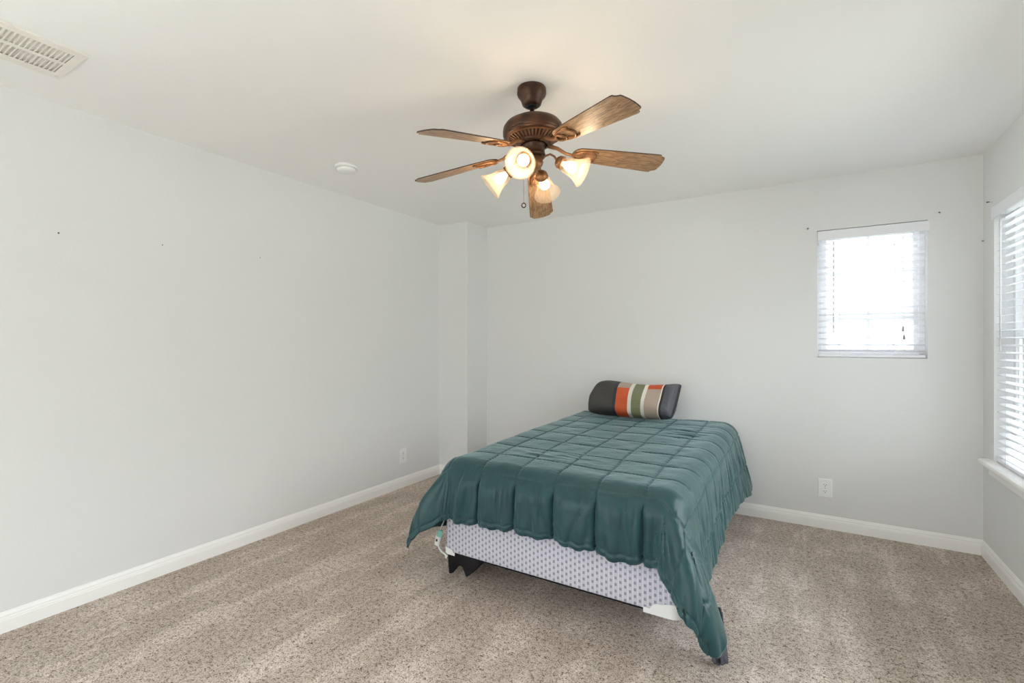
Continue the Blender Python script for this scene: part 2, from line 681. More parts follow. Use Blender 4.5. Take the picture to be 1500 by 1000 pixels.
pin = [(min(x, 1.054), z) for x, z in prof]
m.add(*sill_mesh(VY1, VY1 + .088, pin))
m.add(*sill_mesh(VY0 - .088, VY0, pin))
m.add(*sill_mesh(VY0, VY1, [(min(x, 1.15), z) for x, z in prof]))
struct(m.build('trim_1', M['trim']), 'white window stool with rounded nose under the wide window')
m = MB()
ap = [(1.053, .585), (1.046, .585), (1.041, .592), (1.041, .618), (1.034, .63), (1.034, .648), (1.053, .648)]
m.add(*sill_mesh(VY0 - .05, VY1 + .05, ap))
struct(m.build('trim_2', M['trim']), 'white apron moulding below the window stool')


# ------------------------------------------------------------------ blinds
def blind(name, label, axis, a0, a1, ztop, zbot, dep, sgn, vh, va0, va1, vd, nsl, tilt, wand, ladders, cords, wand_z, rail_lift=0.0):
    """slats run along axis; dep: depth coordinate of the slat centre; sgn: direction into the room."""
    def pt(a, d, z):
        return (a, d, z) if axis == 'x' else (d, a, z)
    mid = (a0 + a1) / 2
    t = thing(name, label, 'blind', pt(mid, dep, ztop))

    def bx(m, a, b, d, e, z0, z1):
        d, e = min(d, e), max(d, e)
        if axis == 'x':
            m.box(a, b, d, e, z0, z1)
        else:
            m.box(d, e, a, b, z0, z1)
    m = MB()
    bx(m, va0, va1, vd, vd - sgn * .012, ztop - vh, ztop)
    if abs(va1 - a1) > .0005:
        bx(m, va1 - .012, va1, vd - sgn * .012, dep + sgn * .028, ztop - vh, ztop)
    m.build('valance', M['slat'], t, bevel=.003)
    m = MB()
    bx(m, a0 + .004, a1 - .004, dep - .026, dep + .026, ztop - .052, ztop - .006)
    m.build('headrail', M['vinyl'], t)
    W = .0265
    m = MB()
    zs = np.linspace(ztop - .052 - .045, zbot + .045 + rail_lift, nsl)
    for z in zs:
        vs, fs = [], []
        for a in (a0 + .006, a1 - .006):
            for k in range(7):
                u = -1 + 2 * k / 6
                q = u * W
                cz = .0025 * (1 - u * u)
                for th_ in (0, .0028):
                    dd = q * math.cos(tilt)
                    zz = z + q * math.sin(tilt) + cz + th_
                    vs.append(pt(a, dep + sgn * dd, zz))
        n = 14
        for k in range(6):
            b = 2 * k
            fs += [(b, b + 2, n + b + 2, n + b), (b + 1, n + b + 1, n + b + 3, b + 3), (b, b + 1, b + 3, b + 2), (n + b, n + b + 2, n + b + 3, n + b + 1)]
        fs += [(0, n, n + 1, 1), (12, 13, n + 13, n + 12)]
        m.add(vs, fs)
    m.build('slats', M['slat'], t)
    m = MB()
    bx(m, a0 + .006, a1 - .006, dep - .026, dep + .026, zbot, zbot + .02)
    m.build('bottom_rail', M['slat'], t, bevel=.004)
    for a in ladders:
        m = MB()
        for e in (-.0265, .0265):
            m.tube([pt(a, dep + e, ztop - .05), pt(a, dep + e, zbot + .01)], .0011, 5)
        for z in zs:
            m.tube([pt(a, dep - .0265, z - .002), pt(a, dep + .0265, z - .002)], .0009, 4)
        bx(m, a - .008, a + .008, dep - .01, dep + .01, zbot - .004, zbot)
        m.build('ladder_cord', M['cord'], t)
    if wand:
        m = MB()
        dd = dep + sgn * .041
        m.tube([pt(wand, dd, wand_z[0]), pt(wand, dd, wand_z[1])], .0042, 6)
        m.tube([pt(wand, dd, wand_z[0]), pt(wand, dd, wand_z[0] + .02), pt(wand, dep + sgn * .02, wand_z[0] + .03)], .002, 6)
        m.build('tilt_wand', M['cord'], t, True)
    for a, z in cords:
        dd = dep + sgn * .036
        c = MB().tube([pt(a, dd, ztop - .06), pt(a + .002, dd, z)], .0012, 5).build('lift_cord', M['cord'], t)
        L = root_loc(t)
        mm = Matrix.Translation(Vector(pt(a + .002, dd, z)))
        MB().lathe([(.002, .004), (.005, 0), (.0075, -.022), (.0065, -.03), (.002, -.032)], 10, mm).build('tassel', M['tassel'], c, True)
    return t


bdep = YB + .031
blind('window_blind', 'small white slatted blind in the back wall window', 'x', WX0 + .004, WX1 - .004, 2.322, 1.342, bdep, -1, .07,
      WX0 + .002, WX1 + .010, YB - .014, 19, math.radians(15), .203, [.243, .578], [(.622, 1.565), (.628, 1.505)], (2.232, 1.53))
bdr = XR + .036
blind('window_blind', 'tall white slatted blind in the wide right wall window', 'y', YM + .003, VY1 - .008, 2.325, .690, bdr, -1, .075,
      YM + .002, VY1 + .012, XR - .012, 33, math.radians(-9), 4.115, [4.085, 3.45], [], (2.235, 1.40), .0)
# ------------------------------------------------------------------ outlets


def outlet(loc, axis, label):
    """axis: outward normal of the wall, 'x' (+x) or 'y' (-y)"""
    t = thing('wall_outlet', label, 'outlet', loc, None)
    L = Vector(loc)
    if axis == 'y':
        R = Matrix(((1, 0, 0), (0, 0, -1), (0, 1, 0)))       # local x right, y up, z out (-y world)
    else:
        R = Matrix(((0, 0, 1), (1, 0, 0), (0, 1, 0)))
    mat = Matrix.Translation(L) @ R.to_4x4()

    def b(m, x0, x1, y0, y1, z0, z1):
        m.box(x0, x1, y0, y1, z0, z1, mat)
    m = MB()
    b(m, -.045, .045, -.072, .072, 0, .007)
    m.build('cover_plate', M['plastic'], t, bevel=.0035)
    for yy in (-.025, .025):
        m = MB()
        prof = [(0.0195 * math.cos(a), max(-.0145, min(.0145, .0195 * math.sin(a)))) for a in np.linspace(0, 2 * PI, 28, endpoint=False)]
        vs = [mat @ Vector((x, y + yy, z)) for z in (.006, .0088) for x, y in prof]
        n = len(prof)
        m.add(vs, [(i, (i + 1) % n, n + (i + 1) % n, n + i) for i in range(n)] + [tuple(range(n, 2 * n))])
        r = m.build('receptacle', M['plastic'], t)
        m = MB()
        b(m, -.0085, -.0058, yy - .001, yy + .0085, .0086, .0093)
        b(m, .0058, .0085, yy - .001, yy + .0095, .0086, .0093)
        vs = [mat @ Vector((.0035 * math.cos(a), yy - .0085 + .003 * math.sin(a), .0093)) for a in np.linspace(0, 2 * PI, 12, endpoint=False)]
        m.add(vs, [tuple(range(12))])
        m.build('slots', M['slot'], r)
    mm = mat @ Matrix.Translation((0, 0, .0065))
    MB().lathe([(.0035, 0), (.003, .0012), (0, .0016)], 10, mm).build('screw', M['nail'], t)


outlet((XL, 3.527, .316), 'x', 'white duplex outlet low on the left wall beside the bed')
outlet((.148, YB, .315), 'y', 'white duplex outlet on the back wall below the small window')

# ------------------------------------------------------------------ ceiling vent
VX0, VX1 = -3.085, -2.728
vy0, vy1 = .10, .838
t = thing('ceiling_vent', 'white ceiling vent grille with two rows of slots in the upper left corner', 'vent', ((VX0 + VX1) / 2, (vy0 + vy1) / 2, H))
m = MB()
zt_, zb_ = H, H - .008
rows = [(-2.884, -2.772), (-3.024, -2.912)]
ys0, ys1 = vy0 + .032, vy1 - .032
xs = [VX0 + .006, rows[1][0], rows[1][1], rows[0][0], rows[0][1], VX1 - .006]
m.box(xs[0], xs[1], vy0 + .006, vy1 - .006, zb_, zb_ + .002)
m.box(xs[2], xs[3], ys0, ys1, zb_, zb_ + .002)
m.box(xs[4], xs[5], vy0 + .006, vy1 - .006, zb_, zb_ + .002)
m.box(xs[1], xs[4], vy0 + .006, ys0, zb_, zb_ + .002)
m.box(xs[1], xs[4], ys1, vy1 - .006, zb_, zb_ + .002)
for (x0, x1, y0, y1) in ((VX0, VX0 + .006, vy0, vy1), (VX1 - .006, VX1, vy0, vy1), (VX0 + .006, VX1 - .006, vy0, vy0 + .006), (VX0 + .006, VX1 - .006, vy1 - .006, vy1)):
    m.box(x0, x1, y0, y1, zb_, zt_)
pitch = .0162
for x0, x1 in rows:
    y = ys0
    while y < ys1:
        m.box(x0, x1, y, y + .0045, zb_, zb_ + .002)
        y += pitch
m.build('face_plate', M['vent'], t)
for x0, x1 in rows:
    m = MB()
    y = ys0
    while y < ys1 - .004:
        m.add([(x0, y + .004, zb_ + .001), (x1, y + .004, zb_ + .001), (x1, y + .0150, zb_ + .0075), (x0, y + .0150, zb_ + .0075),
               (x0, y + .004, zb_ + .0017), (x1, y + .004, zb_ + .0017), (x1, y + .0150, zb_ + .0079), (x0, y + .0150, zb_ + .0079)],
              [(0, 1, 2, 3), (4, 7, 6, 5), (0, 4, 5, 1), (2, 6, 7, 3), (0, 3, 7, 4), (1, 5, 6, 2)])
        y += pitch
    m.build('louvers', M['vent'], t)
for sx, sy in ((VX0 + .022, vy1 - .016), (VX1 - .022, vy1 - .016)):
    mm = Matrix.Translation((sx, sy, zb_))
    MB().lathe([(.005, .0005), (.0045, -.0015), (0, -.002)], 12, mm).build('screw', M['vent'], t, True)

# ------------------------------------------------------------------ smoke detector
sx, sy = -2.855, 2.36
t = thing('smoke_detector', 'round white smoke detector on the ceiling left of the fan', 'smoke detector', (sx, sy, H))
mm = Matrix.Translation((sx, sy, H))
MB().lathe([(.084, 0), (.084, -.008), (.081, -.014), (.07, -.016)], 48, mm).build('base', M['plastic'], t, True)
MB().lathe([(.06, -.014), (.06, -.019)], 48, mm, False, False).build('gap', M['duct'], t)
MB().lathe([(.064, -.0175), (.068, -.021), (.067, -.032), (.058, -.041), (.04, -.045), (.0, -.046)], 48, mm).build('cover', M['plastic'], t, True)

# ------------------------------------------------------------------ small hardware on the walls


def nailish(name, label, cat, loc, nrm, r=.005, ln=.008, mat='nail'):
    z = Vector(nrm)
    rot = z.to_track_quat('Z', 'Y').to_matrix().to_4x4()
    mm = rot
    o = MB().lathe([(r * .8, -.001), (r, 0), (r, ln * .6), (r * .6, ln), (0, ln)], 12, mm).build(name, M[mat], None, True)
    o.location = loc
    return tag(o, label, cat)


def bracket(label, loc, nrm):
    z = Vector(nrm)
    rot = z.to_track_quat('Z', 'Y').to_matrix().to_4x4()
    t = thing('wall_anchor', label, 'wall anchor', loc)
    mm = Matrix.Translation(loc) @ rot
    MB().lathe([(.009, 0), (.009, .003), (.006, .005), (.006, .012), (0, .013)], 14, mm).build('anchor', M['plastic'], t, True)
    MB().lathe([(.0035, .008), (.0035, .022), (.006, .023), (.005, .027), (0, .028)], 10, mm).build('screw', M['nail'], t, True)


bracket('white wall anchor with screw left of the small window top', (.035, YB, 2.352), (0, -1, 0))
bracket('white wall anchor with screw right of the small window top', (.822, YB, 2.368), (0, -1, 0))
bracket('wall anchor with screw at the top corner of the wide window', (XR, 4.285, 2.37), (-1, 0, 0))
nailish('wall_hook', 'tiny grey hook on the right wall near the room corner', 'hook', (XR, 4.45, 2.145), (-1, 0, 0), .004, .012)
nailish('nail', 'small dark nail hole mark, shaped as a nail head, in the left wall nearest the picture edge', 'nail', (XL, .93, 1.46 + .585), (1, 0, 0), .0042, .003)  # wall marks read as nail holes, modelled as raised heads
nailish('nail', 'small grey nail hole mark, shaped as a nail head, in the left wall, the middle of three', 'nail', (XL, 1.42, 1.46 + .605), (1, 0, 0), .0034, .003)
nailish('nail', 'small grey nail hole mark, shaped as a nail head, in the left wall, farthest into the room', 'nail', (XL, 2.05, 1.46 + .62), (1, 0, 0), .003, .003)

# ------------------------------------------------------------------ ceiling fan
FC = Vector((-1.173, 2.118, H))
fan = thing('ceiling_fan', 'bronze ceiling fan with five oak blades and four lit glass shades', 'ceiling fan', FC)
ax = Vector((-.040, -.016, 1)).normalized()
TILT = Matrix.Translation(FC + Vector((0, 0, -.07))) @ Vector((0, 0, 1)).rotation_difference(ax).to_matrix().to_4x4() @ Matrix.Translation((0, 0, -(H - .07)))
# TILT takes (x, y, absolute z) about the fan axis to the world
CAN = Matrix.Translation((FC.x, FC.y, 0))
MB().lathe([(.070, 2.74), (.073, 2.735), (.074, 2.712), (.070, 2.700), (.058, 2.688), (.052, 2.672), (.047, 2.656), (.036, 2.648), (.026, 2.648), (.022, 2.655)], 40, CAN).build('canopy', M['bronze'], fan, True)
MB().lathe([(.024, 2.664), (.028, 2.655), (.024, 2.644), (.012, 2.640)], 24, TILT).build('ball_joint', M['steel'], fan, True)
MB().lathe([(.0115, 2.655), (.0115, 2.56)], 20, TILT).build('downrod', M['bronze'], fan, True)
hs = MB().lathe([(.02, 2.585), (.022, 2.580), (.075, 2.578), (.112, 2.571), (.137, 2.557), (.149, 2.540), (.152, 2.525), (.152, 2.505), (.148, 2.500)], 56, TILT)
hs.lathe([(.148, 2.501), (.150, 2.496), (.140, 2.490), (.130, 2.487)], 56, TILT, False, False)
motor = hs.build('motor_housing', M['bronze'], fan, True)
vr = MB().lathe([(.140, 2.4905), (.128, 2.487), (.088, 2.466), (.080, 2.462)], 56, TILT, False, False)
vr = vr.build('vent_ring', M['bronze2'], motor, True)
m = MB()
for k in range(40):
    a_ = 2 * PI * k / 40
    rm = TILT @ Matrix.Rotation(a_, 4, 'Z')
    # raised rib between vents along the cone
    p = []
    for rr, zz in ((.126, 2.4845), (.092, 2.4665)):
        for s in (-1, 1):
            for dz in (0, -.005):
                p.append(rm @ Vector((rr, s * .0022 * (rr / .1), zz + dz)))
    m.add(p, [(0, 1, 3, 2), (4, 6, 7, 5), (0, 4, 5, 1), (2, 3, 7, 6), (1, 5, 7, 3), (0, 2, 6, 4)])
m.build('vent_ribs', M['bronze2'], vr)
m = MB()
for k in range(40):
    a_ = 2 * PI * (k + .5) / 40
    rm = TILT @ Matrix.Rotation(a_, 4, 'Z')
    p = [rm @ Vector((rr, s * .0045 * (rr / .1), zz - .0012)) for rr, zz in ((.122, 2.4838), (.094, 2.469)) for s in (-1, 1)]
    m.add(p, [(0, 1, 3, 2)])
m.build('vent_slots', M['slot'], vr)
MB().lathe([(.092, 2.468), (.094, 2.462), (.088, 2.452), (.07, 2.448)], 48, TILT, False, False).build('flywheel', M['bronze'], fan, True)
MB().lathe([(.060, 2.452), (.062, 2.446), (.056, 2.440), (.055, 2.405), (.058, 2.402), (.058, 2.396), (.05, 2.392), (.044, 2.390)], 40, TILT).build('switch_housing', M['bronze'], fan, True)
MB().lathe([(.044, 2.394), (.044, 2.366), (.046, 2.362), (.042, 2.350), (.030, 2.334), (.014, 2.324), (.012, 2.316), (.007, 2.311), (0, 2.310)], 40, TILT).build('light_kit_hub', M['bronze2'], fan, True)
MB().lathe([(.052, 2.4), (.0525, 2.398), (.052, 2.396)], 8, TILT).v  # (profile kept simple)

# blades: angle about the axis and height of each tip
R0, R1 = .205, .702
PHI0 = .747
TIPZ = [2.405, 2.257, 2.362, 2.296, 2.368]
ROOTZ = 2.422


def blade_outline():
    xs, ys = [], []
    L = R1 - R0
    up = []
    # root rounded end
    for a_ in np.linspace(PI, PI / 2, 9):
        up.append((.050 + .050 * math.cos(a_), .052 * math.sin(a_)))
    up += [(.12, .058), (.22, .064), (.32, .069), (.40, .073), (.448, .0755), (.462, .074), (.466, .066), (.474, .060), (.488, .055), (.492, .046), (.497, .015)]
    pts = up + [(x, -y) for x, y in reversed(up[1:])]
    return pts


OUT = blade_outline()
for k in range(5):
    ph = PHI0 + k * 2 * PI / 5
    Rz = Matrix.Rotation(ph, 4, 'Z')
    dz = ROOTZ - TIPZ[k]
    # tilt of the axis already raises or lowers the blade: take it out so that the tip lands at its height
    q = TILT @ (Rz @ Vector((R1, 0, ROOTZ)))
    droop = math.atan2(q.z - TIPZ[k], R1 - .09)
    BM = TILT @ Rz @ Matrix.Translation((.09, 0, ROOTZ)) @ Matrix.Rotation(droop, 4, 'Y') @ Matrix.Translation((R0 - .09, 0, 0)) @ Matrix.Rotation(math.radians(-12), 4, 'X')
    n = len(OUT)
    m = MB()
    TK = .0055
    m.add([BM @ Vector((x, y, z)) for z in (0, TK) for x, y in OUT],
          [tuple(reversed(range(n))), tuple(range(n, 2 * n))] + [(i, (i + 1) % n, n + (i + 1) % n, n + i) for i in range(n)])
    m.uv = [(x + k * .7, y) for _ in (0, 1) for x, y in OUT]
    b = m.build('blade', M['oak'], fan)
    b.data.materials.append(M['bladeedge'])
    for i, p in enumerate(b.data.polygons):
        if i >= 2:
            p.material_index = 1
    # blade iron: arm from the flywheel, an oval loop and a small ring under the blade root
    m = MB()
    IM = TILT @ Rz
    e = BM @ Vector((.012, 0, -.006))
    s0 = IM @ Vector((.075, 0, 2.452))
    s1 = IM @ Vector((.125, 0, 2.440))
    pts = [s0.lerp(s1, .5), s1, s1.lerp(e, .5) - Vector((0, 0, .008)), e]
    pts = [s0] + pts
    m.tube(pts, [.011, .011, .010, .008, .007], 8)
    big = [BM @ Vector((.062 + .062 * math.cos(a_), .037 * math.sin(a_) * (1.0 + .25 * math.cos(a_)), -.005)) for a_ in np.linspace(0, 2 * PI, 36, endpoint=False)]
    m.tube(big, .0052, 6, True)
    small = [BM @ Vector((.034 + .030 * math.cos(a_), .024 * math.sin(a_), -.009)) for a_ in np.linspace(0, 2 * PI, 28, endpoint=False)]
    m.tube(small, .0052, 6, True)
    m.tube([BM @ Vector((.064, .022, -.006)), BM @ Vector((.10, .044, -.005)), BM @ Vector((.128, .036, -.004))], .005, 6)
    m.tube([BM @ Vector((.064, -.022, -.006)), BM @ Vector((.10, -.044, -.005)), BM @ Vector((.128, -.036, -.004))], .005, 6)
    m.build('blade_iron', M['bronze2'], fan, True)

# four arms with bell shades
c_, s_ = math.cos(TH), math.sin(TH)
SHADE = [(.026, 0), (.030, .012), (.0335, .030), (.0375, .055), (.0435, .080), (.0535, .104), (.0655, .122), (.0705, .128)]
for k in range(4):
    # first one points to the right of the camera and slightly towards it
    rel = math.radians(-19) + k * PI / 2
    ang = rel + TH
    Rz = Matrix.Rotation(ang, 4, 'Z')
    IM = TILT @ Rz
    arm = [(.040, 0, 2.372), (.060, 0, 2.388), (.085, 0, 2.392), (.104, 0, 2.378), (.118, 0, 2.356)]
    SM = IM @ Matrix.Translation((.128, 0, 2.346)) @ Matrix.Rotation(math.radians(90 + 31), 4, 'Y')
    A = MB().tube(arm, .0055, 8, mat=IM).build('lamp_arm', M['bronze2'], fan, True)
    MB().lathe([(.010, -.016), (.022, -.012), (.031, .0), (.033, .012), (.033, .022), (.029, .022)], 28, SM).build('fitter', M['bronze2'], A, True)
    sh = MB()
    n = 96
    prof = [(r + .003, z + .008) for r, z in SHADE] + [(.0725, .137), (.0690, .1375)] + [(r, z + .008) for r, z in reversed(SHADE[:-1])]
    vs, fs = [], []
    mlen = len(prof)
    for i in range(n):
        a_ = 2 * PI * i / n
        for j, (r, z) in enumerate(prof):
            rr = r + (.0007 if (i % 2 and j < 7) else 0)
            vs.append(SM @ Vector((rr * math.cos(a_), rr * math.sin(a_), z)))
    for i in range(n):
        j = (i + 1) % n
        for q in range(mlen - 1):
            fs.append((i * mlen + q, j * mlen + q, j * mlen + q + 1, i * mlen + q + 1))
    sh.add(vs, fs).build('glass_shade', M['shade'], A, True)
    bl = [(.010, .012), (.012, .028), (.018, .040), (.0255, .055), (.0285, .070), (.0255, .085), (.015, .095), (0, .0985)]
    MB().lathe(bl, 24, SM).build('light_bulb', M['bulb'], A, True)
    l = bpy.data.lights.new('lamp_light', 'POINT')
    l.energy = BULB_W
    l.color = (1.0, .80, .57)
    l.shadow_soft_size = .03
    lo_ = bpy.data.objects.new('lamp_light', l)
    COL.objects.link(lo_)
    lo_.parent = A
    lo_.location = (SM @ Vector((0, 0, .122))) - FC

# pull chain with ring fob, hanging plumb
pc = TILT @ (Matrix.Rotation(TH, 4, 'Z') @ Vector((-.050, -.02, 2.402)))
m = MB().tube([pc, pc + Vector((-.002, 0, -.006)), Vector((pc.x - .002, pc.y, 2.155))], .0012, 5)
ch = m.build('pull_chain', M['bronze2'], fan)
m = MB().tube([Vector((pc.x - .002 + .010 * math.cos(a_) * c_, pc.y + .010 * math.cos(a_) * s_, 2.143 + .011 * math.sin(a_))) for a_ in np.linspace(0, 2 * PI, 20, endpoint=False)], .003, 6, True)
m.build('chain_fob', M['bronze'], ch, True)


# ------------------------------------------------------------------ smooth noise for cloth
def vnoise(x, y, seed=0):
    """smooth value noise on arrays, about -1..1"""
    r = np.random.RandomState(seed)
    tab = r.rand(64, 64) * 2 - 1
    xi, yi = np.floor(x).astype(int), np.floor(y).astype(int)
    fx, fy = x - xi, y - yi
    fx, fy = fx * fx * (3 - 2 * fx), fy * fy * (3 - 2 * fy)
    g = lambda i, j: tab[i % 64, j % 64]
    return (g(xi, yi) * (1 - fx) + g(xi + 1, yi) * fx) * (1 - fy) + (g(xi, yi + 1) * (1 - fx) + g(xi + 1, yi + 1) * fx) * fy


def sstep(a, b, x):
    t = np.clip((x - a) / (b - a), 0, 1)
    return t * t * (3 - 2 * t)


# ------------------------------------------------------------------ bed
BX0, BX1, BY0, BY1 = -1.925, -.492, 2.335, 4.40
BZ0, BZ1, MZ1 = .150, .40, .715
bs = thing('box_spring', 'white box spring with grey dash pattern under the green comforter', 'box spring', ((BX0 + BX1) / 2, (BY0 + BY1) / 2, BZ0))


def rounded_slab(x0, x1, y0, y1, z0, z1, r, er, n=8):
    m = MB()
    loops = []
    for z, ins in ((z0, er), (z0 + er * .3, er * .3), (z0 + er, 0), (z1 - er, 0), (z1 - er * .3, er * .3), (z1, er)):
        lp = []
        for cx, cy, a0 in ((x1 - r, y1 - r, 0), (x0 + r, y1 - r, PI / 2), (x0 + r, y0 + r, PI), (x1 - r, y0 + r, 3 * PI / 2)):
            for i in range(n + 1):
                a_ = a0 + PI / 2 * i / n
                lp.append((cx + (r - ins) * math.cos(a_), cy + (r - ins) * math.sin(a_), z))
        loops.append(lp)
    k = len(loops[0])
    vs = [p for lp in loops for p in lp]
    fs = []
    for q in range(len(loops) - 1):
        for i in range(k):
            j = (i + 1) % k
            fs.append((q * k + i, q * k + j, (q + 1) * k + j, (q + 1) * k + i))
    fs.append(tuple(reversed(range(k))))
    fs.append(tuple(range((len(loops) - 1) * k, len(loops) * k)))
    return m.add(vs, fs)


rounded_slab(BX0, BX1, BY0, BY1, BZ0, BZ1, .05, .012).build('body', M['ticking'], bs, True)
# piping along the lower edge
m = MB()
pp = []
for cx, cy, a0 in ((BX1 - .05, BY1 - .05, 0), (BX0 + .05, BY1 - .05, PI / 2), (BX0 + .05, BY0 + .05, PI), (BX1 - .05, BY0 + .05, 3 * PI / 2)):
    for i in range(7):
        a_ = a0 + PI / 2 * i / 6
        pp.append((cx + .05 * math.cos(a_), cy + .05 * math.sin(a_), BZ0 + .003))
m.tube(pp, .0035, 6, True).build('piping', M['black'], bs, True)


def guard(cx, cy, a0, a1, ext, hs, name='corner_guard'):
    """moulded plastic corner guard: stepped band around the lower corner"""
    m = MB()
    R = .057
    path = []
    d0 = Vector((-math.sin(a0), math.cos(a0), 0))
    d1 = Vector((-math.sin(a1), math.cos(a1), 0))
    p0 = Vector((cx + R * math.cos(a0), cy + R * math.sin(a0), 0))
    p1 = Vector((cx + R * math.cos(a1), cy + R * math.sin(a1), 0))
    for s in np.linspace(1, 0, 9)[:-1]:
        path.append((p0 - d0 * ext * s, 1 - s))
    for a_ in np.linspace(a0, a1, 9):
        path.append((Vector((cx + R * math.cos(a_), cy + R * math.sin(a_), 0)), 1))
    for s in np.linspace(0, 1, 9)[1:]:
        path.append((p1 + d1 * ext * s, 1 - s))
    top, bot = [], []
    for p, u in path:
        h = .020 + .030 * float(sstep(.25, .45, np.array(u))) + .012 * float(sstep(.6, 1.0, np.array(u)))
        top.append((p.x, p.y, BZ0 - .004 + h * hs))
        bot.append((p.x, p.y, BZ0 - .010))
    P = np.array([bot, top])
    C = np.array([cx, cy, 0])
    inner = []
    for rowv in (top, bot):
        inner.append([(q[0] + (cx - q[0]) * .08, q[1] + (cy - q[1]) * .08, q[2]) for q in rowv])
    P = np.array([bot, top, inner[0], inner[1], bot])
    m.grid(P)
    return m.build(name, M['plastic'], bs, False)


guard(BX1 - .05, BY0 + .05, -PI / 2, 0, .125, 1.0)
guard(BX0 + .05, BY0 + .05, PI, 1.5 * PI, .045, .55)

# torn black dust cover hanging under the front left corner
def flap(p0, p1, hang, seed, curl=.0):
    n, mrows = 26, 12
    P = np.zeros((mrows, n, 3))
    r = np.random.RandomState(seed)
    for j in range(n):
        u = j / (n - 1)
        L = hang(u)
        for i in range(mrows):
            v = i / (mrows - 1)
            p = np.array(p0) * (1 - u) + np.array(p1) * u
            out = .012 * math.sin(u * 9 + seed) * v + curl * v * v
            P[i, j] = (p[0], p[1] - out, p[2] - L * v)
    m = MB().grid(P)
    o = m.build('dust_cover_flap', M['black'], bs, True)
    sd = o.modifiers.new('thick', 'SOLIDIFY')
    sd.thickness = .002
    return o


flap((BX0 + .03, BY0 + .012, BZ0 - .001), (BX0 + .30, BY0 + .012, BZ0 - .001), lambda u: .142 - .055 * max(0, math.sin(PI * min(1, u * 1.9))) ** 3 * (u < .53) if u < .42 else .142 * max(.05, 1 - ((u - .42) / .58) ** 1.3), 2, -.02)
flap((BX0 - .004, BY0 + .16, BZ0 - .001), (BX0 - .004, BY0 + .32, BZ0 - .001), lambda u: .085, 5, 0)

# bed frame under the box spring
fr_ = thing('bed_frame', 'dark steel bed frame under the box spring', 'bed frame', ((BX0 + BX1) / 2, (BY0 + BY1) / 2, 0))
m = MB()
m.box(BX0 + .03, BX0 + .07, BY0 + .02, BY1 - .02, BZ0 - .022, BZ0 - .001).box(BX1 - .07, BX1 - .03, BY0 + .02, BY1 - .02, BZ0 - .022, BZ0 - .001)
m.box(BX0 + .03, BX1 - .03, BY0 + .06, BY0 + .09, BZ0 - .022, BZ0 - .002).box(BX0 + .03, BX1 - .03, BY1 - .2, BY1 - .17, BZ0 - .022, BZ0 - .002)
m.build('rails', M['steel'], fr_)
for x in (BX0 + .10, BX1 - .10):
    for y in (BY0 + .30, BY1 - .30):
        g = MB().box(x - .015, x + .015, y - .015, y + .015, .03, BZ0 - .004).build('leg', M['steel'], fr_)
        MB().lathe([(.026, 0), (.028, .01), (.022, .03), (.012, .036)], 16, Matrix.Translation((x, y, 0))).build('foot', M['slot'], g, True)

ma = rounded_slab(BX0 + .004, BX1 - .004, BY0 + .004, BY1 + .02, BZ1, MZ1, .09, .06).build('mattress', M['fur'], None, True)
tag(ma, 'white mattress between the box spring and the green comforter', 'mattress')

# ---- comforter
IL, IR, IF, IB = -1.825, -.585, 2.405, 4.425      # flat part on the mattress
AL, AR, BF = .545, .600, .392                      # cloth beyond it on the left, right, front
ER = .115                                          # edge radius
DS = .0056
s = np.arange(IL - AL, IR + AR + DS, DS)
t_ = np.arange(IF - BF, IB + DS * .5, DS)
S_, T_ = np.meshgrid(s, t_)
# hem is not quite straight
exl = np.maximum(IL - S_, 0)
exr = np.maximum(S_ - IR, 0)
ex = exl + exr
sgx = np.where(exr > 0, 1.0, -1.0)
ey = np.maximum(IF - T_, 0)
rho = np.hypot(ex, ey)
rs = np.maximum(rho, 1e-9)
phi = np.arctan2(ey, np.maximum(ex, 1e-12))        # 0 = side, pi/2 = front
phi = np.where(rho < 1e-8, PI / 2, phi)
# turn the hanging corner a little towards the front
corner = np.sin(2 * phi) ** 2 * (ex > 0) * (ey > 0)
phid = phi + np.where(exr > 0, .40, .34) * np.sin(2 * phi) * np.cos(phi) ** 2
dx = np.cos(phid) * sgx * (ex > 0)
dy = -np.sin(phid) * (ey > 0)
dx = np.where((ey > 0) & (ex <= 0), 0, dx)
# rounded, slightly heavy cloth corner: rescale the distance so the hem follows a superellipse
Aw = np.where(exr > 0, AR, AL)
cs, sn = np.abs(np.cos(phi)), np.abs(np.sin(phi))
rsq = 1.0 / np.maximum(np.maximum(cs / Aw, sn / BF), 1e-9)
rel_ = 1.0 / np.maximum(((cs / Aw) ** 7.0 + (sn / BF) ** 7.0) ** (1 / 7.0), 1e-9)
incorner = (ex > 0) & (ey > 0)
grow = 1 + np.where(exr > 0, .23, .11) * np.sin(2 * phi) ** 2
rho = np.where(incorner, rho * (rel_ * grow / rsq), rho)
# perimeter coordinate for folds
KC = .30
qR = IR + (PI / 2 - phi) * KC + np.where(ey > 0, 0, T_ - IF)
qL = IL - (PI / 2 - phi) * KC - np.where(ey > 0, 0, T_ - IF)
Q = np.where(exr > 0, qR, np.where(exl > 0, qL, S_))
# lean of the hanging cloth from plumb
backw = sstep(3.3, 4.4, T_)
lean = np.where(ex > 0, np.radians(4 + 9 * backw + 7 * np.exp(-np.maximum(T_ - IF, 0) / .14)), np.radians(2.0))
lean_front = np.radians(2.0)
wside = np.cos(phi) ** 2
lean = np.where((ex > 0) & (ey > 0), lean_front * (1 - wside) + np.radians(11.0) * wside + np.radians(np.where(exr > 0, 30.0, 24.0) + 4.0 * wside) * corner ** .65, lean)
rho0 = ER * (PI / 2 - lean)
ang_ = np.minimum(rho / ER, PI / 2 - lean)
ext = np.maximum(rho - rho0, 0)
